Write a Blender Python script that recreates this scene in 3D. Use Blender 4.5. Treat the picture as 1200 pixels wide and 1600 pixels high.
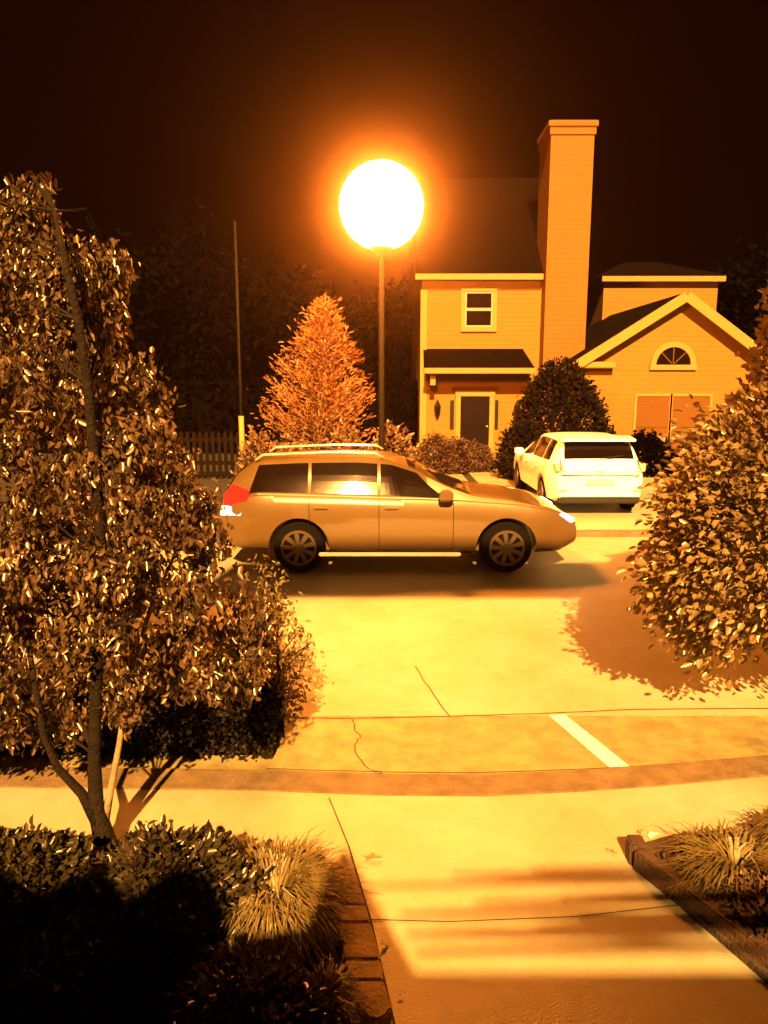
import bpy, bmesh, math, random
import numpy as np
from mathutils import Vector, Matrix, noise as mnoise
R = math.radians
for o in list(bpy.data.objects): bpy.data.objects.remove(o, do_unlink=True)
scene = bpy.context.scene
COL = scene.collection

# ------------------------------------------------------------------ camera
PITCH = R(9.8); CAMZ = 2.4; F = 1155.0
cam = bpy.data.cameras.new("camera"); camo = bpy.data.objects.new("camera", cam); COL.objects.link(camo)
cam.sensor_fit = 'VERTICAL'; cam.sensor_height = 36; cam.sensor_width = 27; cam.lens = F/1600*36
cam.clip_start = 0.05; cam.clip_end = 600
camo.location = (0, 0, CAMZ); camo.rotation_euler = (R(90)-PITCH, 0, 0)
scene.camera = camo

# ------------------------------------------------------------------ world (night sky with a dim town glow)
w = bpy.data.worlds.new("World"); scene.world = w; w.use_nodes = True
bg = w.node_tree.nodes["Background"]
bg.inputs[0].default_value = (1.0, 0.10, 0.05, 1); bg.inputs[1].default_value = 0.0008

# ------------------------------------------------------------------ light from behind the photographer
SUN_AZ = R(-1.5); SUN_EL = R(36)          # travels towards +Y and a little to -X
sd = Vector((-math.sin(SUN_AZ)*math.cos(SUN_EL), math.cos(SUN_AZ)*math.cos(SUN_EL), -math.sin(SUN_EL)))
sl = bpy.data.lights.new("sun", 'SUN'); sl.energy = 5.0; sl.angle = R(0.6); sl.color = (1.0, 0.48, 0.105)
so = bpy.data.objects.new("sun", sl); COL.objects.link(so); so.location = (3, -6, 9)
so.rotation_euler = sd.to_track_quat('-Z', 'Y').to_euler()
scene.view_settings.view_transform = 'Standard'; scene.view_settings.look = 'None'
scene.view_settings.gamma = 1; scene.view_settings.use_curve_mapping = False
scene.view_settings.exposure = 2.6
LAMP_EMIT = 66.0
LAMP_COL = (1.0, 0.25, 0.022)
HALO_HAZE = 0.0034

# ------------------------------------------------------------------ geometry helpers
cp, sp = math.cos(PITCH), math.sin(PITCH)
def ray(px, py):
    u = (px-600)/F; v = (800-py)/F
    return Vector((u, cp+v*sp, -sp+v*cp))
def P(px, py, z=0.0):                      # the place on the level ground seen at a spot of the photo
    r = ray(px, py); t = (z-CAMZ)/r.z
    return Vector((r.x*t, r.y*t, z))
def W(px, py, d):                          # the same on an upright plane d metres away
    r = ray(px, py); t = d/r.y
    return Vector((r.x*t, d, CAMZ+r.z*t))

WL = {}
def wloc(o): return WL.get(o.name, Vector((0, 0, 0)))
def mat_set(me, m):
    me.materials.append(m)
def link(name, me, parent=None, smooth=False):
    o = bpy.data.objects.new(name, me); COL.objects.link(o)
    if parent is not None:
        o.parent = parent
        off = wloc(parent)
        if off.length > 0: me.transform(Matrix.Translation(-off))
        WL[o.name] = off
        # children share the origin of their thing
    if smooth:
        for p in me.polygons: p.use_smooth = True
    return o
class MB:
    def __init__(s): s.v = []; s.f = []
    def add(s, vs, fs):
        b = len(s.v); s.v += [tuple(q) for q in vs]; s.f += [tuple(b+i for i in f) for f in fs]; return s
    def box(s, x0, x1, y0, y1, z0, z1):
        vs = [(x0,y0,z0),(x1,y0,z0),(x1,y1,z0),(x0,y1,z0),(x0,y0,z1),(x1,y0,z1),(x1,y1,z1),(x0,y1,z1)]
        return s.add(vs, [(0,3,2,1),(4,5,6,7),(0,1,5,4),(1,2,6,5),(2,3,7,6),(3,0,4,7)])
    def prism(s, pts, vec):                # closed outline swept along a vector
        n = len(pts); vec = Vector(vec)
        a = [Vector(p) for p in pts]; b = [p+vec for p in a]
        fs = [tuple(range(n))[::-1], tuple(range(n, 2*n))]
        fs += [(i, (i+1) % n, n+(i+1) % n, n+i) for i in range(n)]
        return s.add(a+b, fs)
    def tube(s, path, rad, seg=8, cap=True):
        path = [Vector(p) for p in path]
        if not hasattr(rad, '__len__'): rad = [rad]*len(path)
        rings = []
        for i, p in enumerate(path):
            d = (path[min(i+1, len(path)-1)]-path[max(i-1, 0)]).normalized()
            a = d.cross(Vector((0, 1, 0.013)));
            if a.length < 1e-3: a = d.cross(Vector((1, 0, 0)))
            a.normalize(); b = d.cross(a)
            rings.append([p+rad[i]*(math.cos(t)*a+math.sin(t)*b) for t in [2*math.pi*k/seg for k in range(seg)]])
        vs = [q for r in rings for q in r]; fs = []
        for i in range(len(path)-1):
            for k in range(seg):
                fs.append((i*seg+k, i*seg+(k+1) % seg, (i+1)*seg+(k+1) % seg, (i+1)*seg+k))
        if cap: fs += [tuple(range(seg)), tuple(range((len(path)-1)*seg, len(path)*seg))[::-1]]
        return s.add(vs, fs)
    def lathe(s, prof, c, seg=24, axis='z'):
        vs = []
        for r, h in prof:
            for k in range(seg):
                t = 2*math.pi*k/seg
                a, b = r*math.cos(t), r*math.sin(t)
                vs.append((c[0]+a, c[1]+b, c[2]+h) if axis == 'z' else (c[0]+a, c[1]+h, c[2]+b))
        n = len(prof); fs = []
        for i in range(n-1):
            for k in range(seg):
                fs.append((i*seg+k, i*seg+(k+1) % seg, (i+1)*seg+(k+1) % seg, (i+1)*seg+k))
        fs += [tuple(range(seg))[::-1], tuple(range((n-1)*seg, n*seg))]
        return s.add(vs, fs)
    def build(s, name, m, parent=None, bevel=0, smooth=False):
        me = bpy.data.meshes.new(name); me.from_pydata(s.v, [], s.f)
        bm = bmesh.new(); bm.from_mesh(me)
        bmesh.ops.recalc_face_normals(bm, faces=bm.faces)
        if bevel: bmesh.ops.bevel(bm, geom=bm.edges[:], offset=bevel, segments=2, affect='EDGES', clamp_overlap=True)
        bm.to_mesh(me); bm.free()
        mat_set(me, m)
        return link(name, me, parent, smooth)
def tag(o, label=None, cat=None, group=None, kind=None):
    if label: o['label'] = label
    if cat: o['category'] = cat
    if group: o['group'] = group
    if kind: o['kind'] = kind
    return o
def thing(name, loc, label, cat, group=None):
    o = bpy.data.objects.new(name, None); COL.objects.link(o); o.location = loc
    o.empty_display_size = 0.2
    WL[o.name] = Vector(loc)
    return tag(o, label, cat, group)

# ------------------------------------------------------------------ materials
def mat(name, col, rough=0.7, var=0.0, scale=6, bump=0.0, bscale=40, metal=0.0, spec=0.5, coat=0.0, col2=None, rvar=0.0,
        emit=None, estr=0, trans=0.0, siding=0.0, detail=6):
    m = bpy.data.materials.new(name); m.use_nodes = True
    nt = m.node_tree; N = nt.nodes; L = nt.links; b = N["Principled BSDF"]
    b.inputs['Base Color'].default_value = (*col, 1); b.inputs['Roughness'].default_value = rough
    b.inputs['Metallic'].default_value = metal; b.inputs['Specular IOR Level'].default_value = spec
    b.inputs['Coat Weight'].default_value = coat; b.inputs['Coat Roughness'].default_value = 0.05
    tc = N.new('ShaderNodeTexCoord'); co = tc.outputs['Object']
    if var > 0 or col2:
        nz = N.new('ShaderNodeTexNoise'); nz.inputs['Scale'].default_value = scale; nz.inputs['Detail'].default_value = detail
        nz.inputs['Roughness'].default_value = 0.78 if detail > 8 else 0.65
        L.new(co, nz.inputs['Vector'])
        cr = N.new('ShaderNodeValToRGB')
        c2 = col2 or tuple(c*(1-var) for c in col); c1 = col if col2 else tuple(min(1, c*(1+var)) for c in col)
        cr.color_ramp.elements[0].position = 0.32; cr.color_ramp.elements[1].position = 0.68
        cr.color_ramp.elements[0].color = (*c2, 1); cr.color_ramp.elements[1].color = (*c1, 1)
        L.new(nz.outputs['Fac'], cr.inputs[0]); L.new(cr.outputs[0], b.inputs['Base Color'])
    if rvar > 0:
        n2 = N.new('ShaderNodeTexNoise'); n2.inputs['Scale'].default_value = scale*0.35; n2.inputs['Detail'].default_value = 4
        L.new(co, n2.inputs['Vector'])
        mr = N.new('ShaderNodeMapRange'); mr.inputs[1].default_value = .3; mr.inputs[2].default_value = .7
        mr.inputs[3].default_value = rough-rvar; mr.inputs[4].default_value = min(1, rough+rvar)
        L.new(n2.outputs['Fac'], mr.inputs[0]); L.new(mr.outputs[0], b.inputs['Roughness'])
    hb = None
    if bump > 0:
        n3 = N.new('ShaderNodeTexNoise'); n3.inputs['Scale'].default_value = bscale; n3.inputs['Detail'].default_value = 5
        L.new(co, n3.inputs['Vector'])
        bp = N.new('ShaderNodeBump'); bp.inputs['Strength'].default_value = bump; bp.inputs['Distance'].default_value = 0.02
        L.new(n3.outputs['Fac'], bp.inputs['Height']); L.new(bp.outputs[0], b.inputs['Normal']); hb = bp
    if siding > 0:
        sx = N.new('ShaderNodeSeparateXYZ'); L.new(co, sx.inputs[0])
        dv = N.new('ShaderNodeMath'); dv.operation = 'DIVIDE'; dv.inputs[1].default_value = siding; L.new(sx.outputs['Z'], dv.inputs[0])
        fr = N.new('ShaderNodeMath'); fr.operation = 'FRACT'; L.new(dv.outputs[0], fr.inputs[0])
        iv = N.new('ShaderNodeMath'); iv.operation = 'SUBTRACT'; iv.inputs[0].default_value = 1; L.new(fr.outputs[0], iv.inputs[1])
        b2 = N.new('ShaderNodeBump'); b2.inputs['Strength'].default_value = 0.7; b2.inputs['Distance'].default_value = 0.02
        L.new(iv.outputs[0], b2.inputs['Height'])
        if hb: L.new(hb.outputs[0], b2.inputs['Normal'])
        L.new(b2.outputs[0], b.inputs['Normal'])
    if trans > 0:
        tr = N.new('ShaderNodeBsdfTranslucent'); tr.inputs[0].default_value = (*[min(1, c*1.6) for c in col], 1)
        mx = N.new('ShaderNodeMixShader'); mx.inputs[0].default_value = trans
        out = N['Material Output']
        L.new(b.outputs[0], mx.inputs[1]); L.new(tr.outputs[0], mx.inputs[2]); L.new(mx.outputs[0], out.inputs[0])
    if emit:
        b.inputs['Emission Color'].default_value = (*emit, 1); b.inputs['Emission Strength'].default_value = estr
    return m
M = {}
M['soil'] = mat('soil', (.035, .02, .012), .95, var=.5, scale=14, bump=.8, bscale=60)
M['lawn'] = mat('lawn', (.015, .009, .004), .9, var=.5, scale=9, bump=.8, bscale=80)
M['road'] = mat('road', (.36, .345, .30), .46, col2=(.25, .205, .085), scale=.55, detail=14, bump=.3, bscale=120, rvar=.10, spec=.5)  # pale grey noise patches stand in for blown-out glare on the surface
M['gutter'] = mat('gutter', (.215, .175, .08), .5, var=.35, scale=5, bump=.35, bscale=90, rvar=.12)
M['drive'] = mat('drive', (.34, .325, .28), .40, col2=(.235, .20, .085), scale=.8, detail=14, bump=.3, bscale=110, rvar=.10, spec=.8)  # grey-white noise blotches put lamp glare into the colour
M['kerb'] = mat('kerb', (.13, .085, .045), .7, var=.35, scale=7, bump=.4, bscale=70)
M['block'] = mat('block', (.34, .23, .12), .75, var=.3, scale=9, bump=.5, bscale=60)
M['timber'] = mat('timber', (.045, .02, .01), .75, var=.4, scale=9, bump=.6, bscale=50)
M['crack'] = mat('crack', (.03, .02, .015), .95)
M['paint_line'] = mat('paint_line', (.82, .80, .76), .5, var=.12, scale=16, bump=.2)
M['siding'] = mat('siding', (.19, .092, .018), .7, spec=.15, var=.05, scale=2, siding=.14)
M['trim'] = mat('trim', (.27, .15, .045), .6, spec=.2, var=.04, scale=4)
M['chimney'] = mat('chimney', (.165, .068, .013), .7, spec=.15, var=.06, scale=2, siding=.14)
M['shingle'] = mat('shingle', (.003, .001, .0006), .95, spec=.05, var=.35, scale=12, bump=.6, bscale=30, siding=.16)
M['win'] = mat('window_glass', (.006, .003, .002), .1, spec=.2)
M['winframe'] = mat('window_frame', (.25, .19, .16), .5)
M['blind'] = mat('blind', (.10, .042, .008), .7, spec=.1, siding=.09)
M['door'] = mat('door_paint', (.004, .001, .001), .5, spec=.1)
M['metal_dark'] = mat('metal_dark', (.012, .009, .007), .45, metal=.6)
M['metal_pole'] = mat('metal_pole', (.006, .004, .003), .8, spec=.1)
M['car_grey'] = mat('car_grey', (.10, .056, .017), .34, metal=.2, coat=.6)
M['car_white'] = mat('car_white', (.76, .87, .99), .3, coat=.7, spec=.6)
M['car_glass'] = mat('car_glass', (.006, .003, .002), .06, spec=.25)
M['tyre'] = mat('tyre', (.004, .003, .0025), .9, spec=.08)
M['rim'] = mat('rim', (.07, .045, .025), .5, metal=.5)
M['chrome'] = mat('chrome', (.85, .8, .72), .22, metal=.7)
M['black_trim'] = mat('black_trim', (.004, .003, .003), .5)
M['tail'] = mat('tail_red', (.45, .01, .008), .2, emit=(1, .02, .01), estr=.12)
M['tailw'] = mat('glint_lens', (.8, .75, .7), .2, emit=(1, .72, .6), estr=.7)
M['taild'] = mat('tail_unlit', (.55, .25, .2), .25)
M['head'] = mat('headlight_lit', (.9, .9, .9), .1, emit=(.9, .92, 1.0), estr=2.2)
M['headd'] = mat('headlight_off', (.7, .7, .7), .1)
M['plate'] = mat('number_plate', (.7, .66, .55), .5)
M['globe'] = mat('lamp_globe', (.9, .85, .8), .4, emit=LAMP_COL, estr=LAMP_EMIT)
M['bark'] = mat('bark', (.010, .006, .004), .9, spec=.15, var=.4, scale=18, bump=.8, bscale=60)
M['bark_pale'] = mat('bark_pale', (.20, .14, .09), .8, var=.3, scale=10, bump=.5)
M['leaf_left'] = mat('leaf_left', (.13, .075, .036), .34, col2=(.004, .002, .001), scale=7, trans=.26, spec=1.0)  # near-black noise blotches put the shaded gaps between leaves into the colour
M['leaf_right'] = mat('leaf_right', (.25, .17, .075), .36, col2=(.06, .036, .013), scale=9, trans=.25, spec=.9)
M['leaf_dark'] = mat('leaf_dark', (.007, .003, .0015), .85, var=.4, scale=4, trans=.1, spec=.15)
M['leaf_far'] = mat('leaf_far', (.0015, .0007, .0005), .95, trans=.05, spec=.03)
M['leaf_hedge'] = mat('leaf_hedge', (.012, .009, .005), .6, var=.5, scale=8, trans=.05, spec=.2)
M['leaf_shrub'] = mat('leaf_shrub', (.03, .022, .01), .35, var=.6, scale=9, trans=.2, spec=.5)
M['grassy'] = mat('grassy', (.13, .095, .035), .5, var=.5, scale=12, trans=.3)
M['leaf_cone'] = mat('leaf_cone', (.24, .10, .03), .6, var=.35, scale=5, trans=.25)
M['leaf_flower'] = mat('leaf_flower', (.16, .095, .055), .5, var=.5, scale=5, trans=.25)
M['leaf_brown'] = mat('leaf_brown', (.06, .026, .011), .7, var=.4, scale=5, trans=.15)
M['dry_leaf'] = mat('dry_leaf', (.25, .13, .06), .6, var=.4, scale=30)
M['dry_pale'] = mat('dry_pale', (.75, .68, .58), .5)
M['fence'] = mat('fence_paint', (.006, .003, .0015), .8, spec=.05)
M['stucco'] = mat('stucco', (.5, .45, .38), .8, bump=.3)

# ------------------------------------------------------------------ ground, road, pavements
def sheet(name, pts, m, thick=0.0):
    b = MB()
    pts = [Vector(p) for p in pts]
    if thick: b.prism(pts, (0, 0, -thick))
    else: b.add(pts, [tuple(range(len(pts)))])
    return tag(b.build(name, m), kind='structure')
def flat(name, x0, x1, y0, y1, z, m, thick=0):
    return sheet(name, [(x0, y0, z), (x1, y0, z), (x1, y1, z), (x0, y1, z)], m, thick)
flat('ground', -260, 260, -60, 460, -0.10, M['soil'])
flat('lawn', -60, 60, 11.75, 70, -0.02, M['lawn'])
flat('road', -60, 60, 5.09, 11.55, 0.0, M['road'])
# near kerb line bows gently like the one in the photo
kx = [(-3400, 1215), (-900, 1206), (0, 1208), (410, 1213), (600, 1220), (750, 1221), (900, 1214), (1000, 1207), (1200, 1190), (1500, 1168), (2600, 1120)]
near = [P(x, y) for x, y in kx]
gp = [(p.x, p.y, 0.004) for p in near] + [(60, 5.09, 0.004), (-60, 5.09, 0.004)]
sheet('gutter', gp, M['gutter'])
def strip(name, line, w0, w1, z, m, thick=0.0):
    a = [(p.x, p.y+w0, z) for p in line]; b = [(p.x, p.y+w1, z) for p in line][::-1]
    return sheet(name, a+b, m, thick)
def offpath(name, pxs, width, z, m):       # thin joint or crack laid on a surface
    pts = [P(x, y, z) for x, y in pxs]; b = MB(); L_, R_ = [], []
    for i, p in enumerate(pts):
        d = (pts[min(i+1, len(pts)-1)]-pts[max(i-1, 0)]); n = Vector((-d.y, d.x, 0)).normalized()*width/2
        L_.append(p+n); R_.append(p-n)
    b.add(L_+R_, [(i, i+1, len(pts)+i+1, len(pts)+i) for i in range(len(pts)-1)])
    return tag(b.build(name, m), kind='structure')
strip('kerb', near, -0.20, 0.028, 0.030, M['kerb'], 0.10)

pv = [(p.x, p.y-0.212, 0.026) for p in near] + [(30, -6, 0.026), (-30, -6, 0.026)]
sheet('pavement', pv, M['drive'], 0.09)
flat('far_kerb', -60, 60, 11.553, 11.70, 0.09, M['kerb'], 0.15)
flat('parking_drive', 2.3, 9.5, 11.703, 21.5, 0.035, M['road'], 0.09)
flat('footpath', 0.9, 2.1, 11.703, 23.4, 0.015, M['drive'], 0.06)
stripe = [P(858, 1118, .008), P(882, 1116, .008), P(992, 1204, .008), P(962, 1207, .008)]
sheet('parking_line', stripe, M['paint_line'])
random.seed(5)
def wob(pts, amp=3, n=5):
    out = []
    for (x0, y0), (x1, y1) in zip(pts, pts[1:]):
        for k in range(n):
            t = k/n; out.append((x0+(x1-x0)*t+random.uniform(-amp, amp), y0+(y1-y0)*t+random.uniform(-amp*.3, amp*.3)))
    out.append(pts[-1]); return out
offpath('pavement_crack', wob([(648, 1040), (672, 1078), (702, 1118)], 1.5), .009, .004, M['crack'])
offpath('pavement_crack', wob([(548, 1124), (562, 1150), (552, 1172), (578, 1202), (596, 1208)], 3), .008, .008, M['crack'])
offpath('pavement_crack', wob([(596, 1208), (520, 1212), (430, 1205)], 2), .010, .008, M['crack'])
offpath('road_joint', wob([(430, 1121), (560, 1122), (700, 1119), (860, 1114), (990, 1108), (1500, 1104)], 1), .012, .008, M['crack'])
offpath('kerb_joint', wob([(415, 1201), (600, 1206), (750, 1207), (900, 1202), (990, 1197), (1200, 1182)], 1.2), .010, .009, M['crack'])
offpath('driveway_joint', [(514, 1246), (545, 1322)], .007, .030, M['crack'])
offpath('driveway_joint', [(545, 1322), (580, 1440), (614, 1590), (625, 1640)], .009, .030, M['crack'])
offpath('driveway_joint', [(560, 1436), (700, 1440), (900, 1432), (1060, 1414)], .007, .030, M['crack'])
# planting beds
def bed(name, pxs, z=.05):
    return sheet(name, [P(x, y, z) for x, y in pxs], M['soil'], .03)
bed('planting_bed', [(-900, 1300), (0, 1292), (250, 1318), (420, 1322), (508, 1338), (560, 1640), (560, 2600), (-900, 2600)], .045)
bed('planting_bed', [(1003, 1356), (1060, 1318), (1200, 1290), (1700, 1250), (2300, 1900), (1400, 1700)], .06)

# edging blocks on the left of the drive
ls = [(508, 1338), (514, 1412), (522, 1440), (536, 1498), (544, 1530), (566, 1592)]
rs = [(546, 1332), (572, 1412), (580, 1440), (596, 1498), (600, 1530), (618, 1590)]
for i, nm in enumerate(['pale flat edging block beside the top of the grass clump', 'narrow edging block beside the grass clump',
                        'edging block with a small pale leaf lying next to it', 'short dark edging block just below the pale leaf', 'round-ended edging block nearest the camera']):
    q = [P(*ls[i], .075), P(*rs[i], .075), P(*rs[i+1], .075), P(*ls[i+1], .075)]
    c = sum(q, Vector())/4
    q = [c+(p-c)*.97 for p in q]
    b = MB()
    if i == 4:
        a = P(612, 1578, .075); e = P(574, 1586, .075)
        q = [q[0], q[1], q[1].lerp(q[2], .75), q[1].lerp(q[2], .95)+Vector((-.03, -.0, 0)), q[2].lerp(q[3], .5)+Vector((0, -.006, 0)), q[3]+Vector((.03, .0, 0)), q[3].lerp(q[0], .2)]
    b.prism(q, (0, 0, -.06))
    tag(b.build('edging_block', M['block'], bevel=.008), nm, 'paving block', 'edging blocks along the left of the drive')

# timber edging on the right
def beam(a, b_, w, h, z0):
    a = Vector(a); b_ = Vector(b_); d = (b_-a).normalized(); n = Vector((-d.y, d.x, 0))*w/2
    mb = MB(); mb.prism([a+n, b_+n, b_-n, a-n], (0, 0, h)); return mb
tb = thing('timber_edging', P(990, 1352), 'dark weathered timber edging at the corner of the right planting bed', 'garden edging')
beam(P(996, 1356, .02), P(1290, 1590, .02), .07, .11, 0).build('rail', M['timber'], tb, bevel=.008)
beam(P(990, 1350, .02), P(1075, 1325, .02), .06, .08, 0).build('short_rail', M['timber'], tb, bevel=.008)
MB().box(*(lambda c: (c.x-.04, c.x+.04, c.y-.035, c.y+.045))(P(992, 1353)), .0, .15).build('corner_post', M['timber'], tb, bevel=.008)

# ------------------------------------------------------------------ foliage
def leaf_mesh(name, C, D, length, width, m, parent, rng, fold=.25, lvar=.35):
    """C centres, D leaf directions; one kite shaped leaf of two faces each"""
    n = len(C)
    D = D/np.linalg.norm(D, axis=1)[:, None]
    A = rng.normal(size=(n, 3)); S = np.cross(D, A); S /= np.linalg.norm(S, axis=1)[:, None]
    Nn = np.cross(D, S)
    l = length*(1+lvar*rng.uniform(-1, 1, n))[:, None]; wd = width*(1+lvar*rng.uniform(-1, 1, n))[:, None]
    v0 = C; v3 = C+D*l-Nn*l*.12; up = Nn*wd*fold
    a1 = C+D*l*.30+S*wd*.46+up; a2 = C+D*l*.68+S*wd*.40+up*.8
    b2 = C+D*l*.68-S*wd*.40+up*.8; b1 = C+D*l*.30-S*wd*.46+up
    V = np.stack([v0, a1, a2, v3, b2, b1], 1).reshape(-1, 3)
    me = bpy.data.meshes.new(name)
    idx = np.arange(n)*6
    T = np.stack([idx, idx+1, idx+2, idx+3, idx, idx+3, idx+4, idx+5], 1).reshape(-1)
    me.vertices.add(6*n); me.vertices.foreach_set('co', V.astype(np.float32).reshape(-1))
    me.loops.add(8*n); me.loops.foreach_set('vertex_index', T.astype(np.int32))
    me.polygons.add(2*n); me.polygons.foreach_set('loop_start', (np.arange(2*n)*4).astype(np.int32))
    me.update(calc_edges=True); me.validate()
    mat_set(me, m)
    return link(name, me, parent)
def inpoly(x, y, poly):
    c = np.zeros(len(x), bool); n = len(poly); j = n-1
    for i in range(n):
        xi, yi = poly[i]; xj, yj = poly[j]
        k = ((yi > y) != (yj > y)) & (x < (xj-xi)*(y-yi)/(yj-yi+1e-9)+xi)
        c ^= k; j = i
    return c
def edgedist(x, y, poly):
    d = np.full(len(x), 1e9); n = len(poly)
    for i in range(n):
        ax, ay = poly[i]; bx, by = poly[(i+1) % n]
        t = np.clip(((x-ax)*(bx-ax)+(y-ay)*(by-ay))/((bx-ax)**2+(by-ay)**2+1e-9), 0, 1)
        d = np.minimum(d, np.hypot(x-ax-t*(bx-ax), y-ay-t*(by-ay)))
    return d
def crown_points(poly, depth, half, n, rng, clump=.10, nc=120, round_px=140, fill=.35):
    """points through the volume of a crown with this outline, bunched into clumps"""
    xs = [p[0] for p in poly]; ys = [p[1] for p in poly]
    def samp(k):
        X = []; Y = []; tot = 0
        while tot < k:
            x = rng.uniform(min(xs), max(xs), 4*k); y = rng.uniform(min(ys), max(ys), 4*k)
            q = inpoly(x, y, poly); X.append(x[q]); Y.append(y[q]); tot += q.sum()
        x = np.concatenate(X)[:k]; y = np.concatenate(Y)[:k]
        e = np.clip(edgedist(x, y, poly)/round_px, 0, 1); hh = half*np.sqrt(1-(1-e)**2)
        s = rng.uniform(-1, 1, k); s = np.sign(s)*np.abs(s)**.6
        d = depth+s*hh
        r = np.stack([(x-600)/F, cp+(800-y)/F*sp, -sp+(800-y)/F*cp], 1)
        return r/r[:, 1:2]*d[:, None]+np.array([0, 0, CAMZ])
    cc = samp(nc); k = int(n*(1-fill))
    a = cc[rng.integers(0, nc, k)]+rng.normal(size=(k, 3))*clump*np.array([1, 1, 1.25])
    return np.concatenate([a, samp(n-k)]), cc
def limb_path(a, b, rng, k=4, amp=.04):
    a = Vector(a); b = Vector(b); out = [a]
    for i in range(1, k):
        out.append(a.lerp(b, i/k)+Vector(rng.normal(size=3))*amp+Vector((0, 0, math.sin(math.pi*i/k)*amp*2)))
    return out+[b]

rng = np.random.default_rng(3)
# left weeping tree close to the camera
TL = thing('weeping_tree', P(168, 1345), 'tall drooping ornamental tree with thin dark forked trunk close by on the left', 'tree')
TD = P(168, 1345).y
tr = MB()
main = [W(172, 1352, TD), W(163, 1310, TD), W(150, 1262, TD), W(147, 1180, TD-.03), W(152, 1040, TD-.12), W(160, 880, TD-.22), W(150, 740, TD-.30), W(137, 600, TD-.36), W(122, 500, TD-.40), W(100, 400, TD-.40), W(85, 330, TD-.36)]
tr.tube(main, [.066, .054, .040, .031, .027, .025, .023, .021, .018, .013, .007], 10)
tr.build('trunk', M['bark'], TL, smooth=True)
st = MB(); st.tube([W(155, 1290, TD-.01), W(128, 1240, TD-.03), W(90, 1200, TD-.06), W(68, 1150, TD-.1), W(58, 1090, TD-.12), W(40, 980, TD-.1), W(28, 820, TD)], [.034, .024, .019, .016, .015, .012, .008], 8)
st.build('limb', M['bark'], TL, smooth=True)
st = MB(); st.tube([W(160, 1296, TD+.01), W(172, 1240, TD+.03), W(186, 1165, TD+.06), W(198, 1080, TD+.12), W(235, 950, TD+.2), W(285, 840, TD+.2)], [.030, .018, .015, .014, .012, .006], 8)
st.build('limb', M['bark_pale'], TL, smooth=True)
poly = [(-330, 330), (-60, 300), (20, 285), (70, 290), (115, 330), (150, 362), (206, 396), (200, 430), (186, 460), (190, 530), (236, 570), (282, 636), (298, 690), (334, 750), (352, 800), (392, 870), (425, 950), (444, 1000), (432, 1050), (410, 1085), (370, 1098), (300, 1085), (200, 1120), (90, 1130), (0, 1170), (-300, 1160)]
poly = [(x-14, y+8) for x, y in poly]
pts, cc = crown_points(poly, TD+.20, .58, 60000, rng, clump=.036, nc=470, round_px=190, fill=.12)
Dd = rng.normal(size=pts.shape)*.6+np.array([0, 0, -1.1])
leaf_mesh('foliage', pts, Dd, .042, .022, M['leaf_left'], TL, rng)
tw = MB(); r2 = np.random.default_rng(8)
for c in cc:
    c = Vector(c); s = min(main, key=lambda q: (q-c).length)
    if (s-c).length > .5: continue
    path = [s, s.lerp(c, .5)+Vector((0, 0, .12)), c, c+Vector((0, 0, -.10))]
    tw.tube(path, [.007, .005, .003, .0015], 5)
tw.build('twig', M['bark'], TL)


# right glossy-leaved tree
RD = 5.2
TR = thing('evergreen_tree', (W(1330, 1000, RD).x, RD, .0), 'broad-leaved evergreen tree with pale glossy leaves filling the right edge', 'tree')
polyr = [(1215, 440), (1186, 478), (1166, 520), (1140, 585), (1110, 640), (1072, 690), (1042, 735), (1018, 800), (1006, 870), (1004, 940), (1024, 985), (1060, 1003), (1110, 992), (1160, 982), (1300, 1000), (1520, 980), (1620, 760), (1560, 500), (1400, 330), (1280, 360)]
polyr = [(x+26, y) for x, y in polyr]
pts, cc = crown_points(polyr, RD, 1.0, 44000, rng, clump=.095, nc=300, round_px=170, fill=.25)
cen = np.array([W(1330, 740, RD)[i] for i in range(3)])
Dd = (pts-cen)*.9+rng.normal(size=pts.shape)*.5+np.array([0, 0, .1])
leaf_mesh('foliage', pts, Dd, .064, .040, M['leaf_right'], TR, rng)
t0 = Vector((W(1330, 1000, RD).x, RD, 0)); tr = MB()
flat('planting_island', t0.x-.05, t0.x+2.5, RD-.6, RD+.9, .06, M['soil'], .07)
trp = [t0, t0+Vector((.02, .03, .7)), t0+Vector((-.03, 0, 1.5)), t0+Vector((.0, 0, 2.6))]
tr.tube(trp, [.09, .07, .055, .02], 10)
tr.build('trunk', M['bark'], TR, smooth=True)
tw = MB()
for c in cc[::4]:
    c = Vector(c); s = trp[1].lerp(trp[3], max(0, min(1, (c.z-1.0)/1.9)))
    if (s-c).length > 1.3: continue
    tw.tube([s, s.lerp(c, .5)+Vector((0, 0, .05)), c], [.014, .009, .003], 5)
tw.build('branch', M['bark'], TR)

# dark low hedge beyond the path on the left
def box_leaves(name, x0, x1, y0, y1, z0, z1, n, L, Wd, m, parent, rng, skin=.6):
    p = np.stack([rng.uniform(x0, x1, n), rng.uniform(y0, y1, n), rng.uniform(z0, z1, n)], 1)
    k = rng.uniform(size=n) < skin; face = rng.integers(0, 4, n)
    p[k & (face == 0), 1] = y0; p[k & (face == 1), 2] = z1; p[k & (face == 2), 0] = x1; p[k & (face == 3), 2] = z1
    p += rng.normal(size=p.shape)*.012
    return leaf_mesh(name, p, rng.normal(size=p.shape)+np.array([0, -.4, .5]), L, Wd, m, parent, rng)
hx = P(412, 1207).x; hy = P(412, 1207).y+.16
TH = thing('low_hedge', (hx-1.4, hy+.3, 0), 'low dark clipped hedge behind the drooping tree beyond the yellow path', 'hedge')
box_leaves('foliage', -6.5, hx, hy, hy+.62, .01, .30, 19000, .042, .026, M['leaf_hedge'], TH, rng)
MB().box(-6.5, hx-.05, hy+.05, hy+.57, .0, .25).build('inner_twigs', M['leaf_far'], TH)

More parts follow.
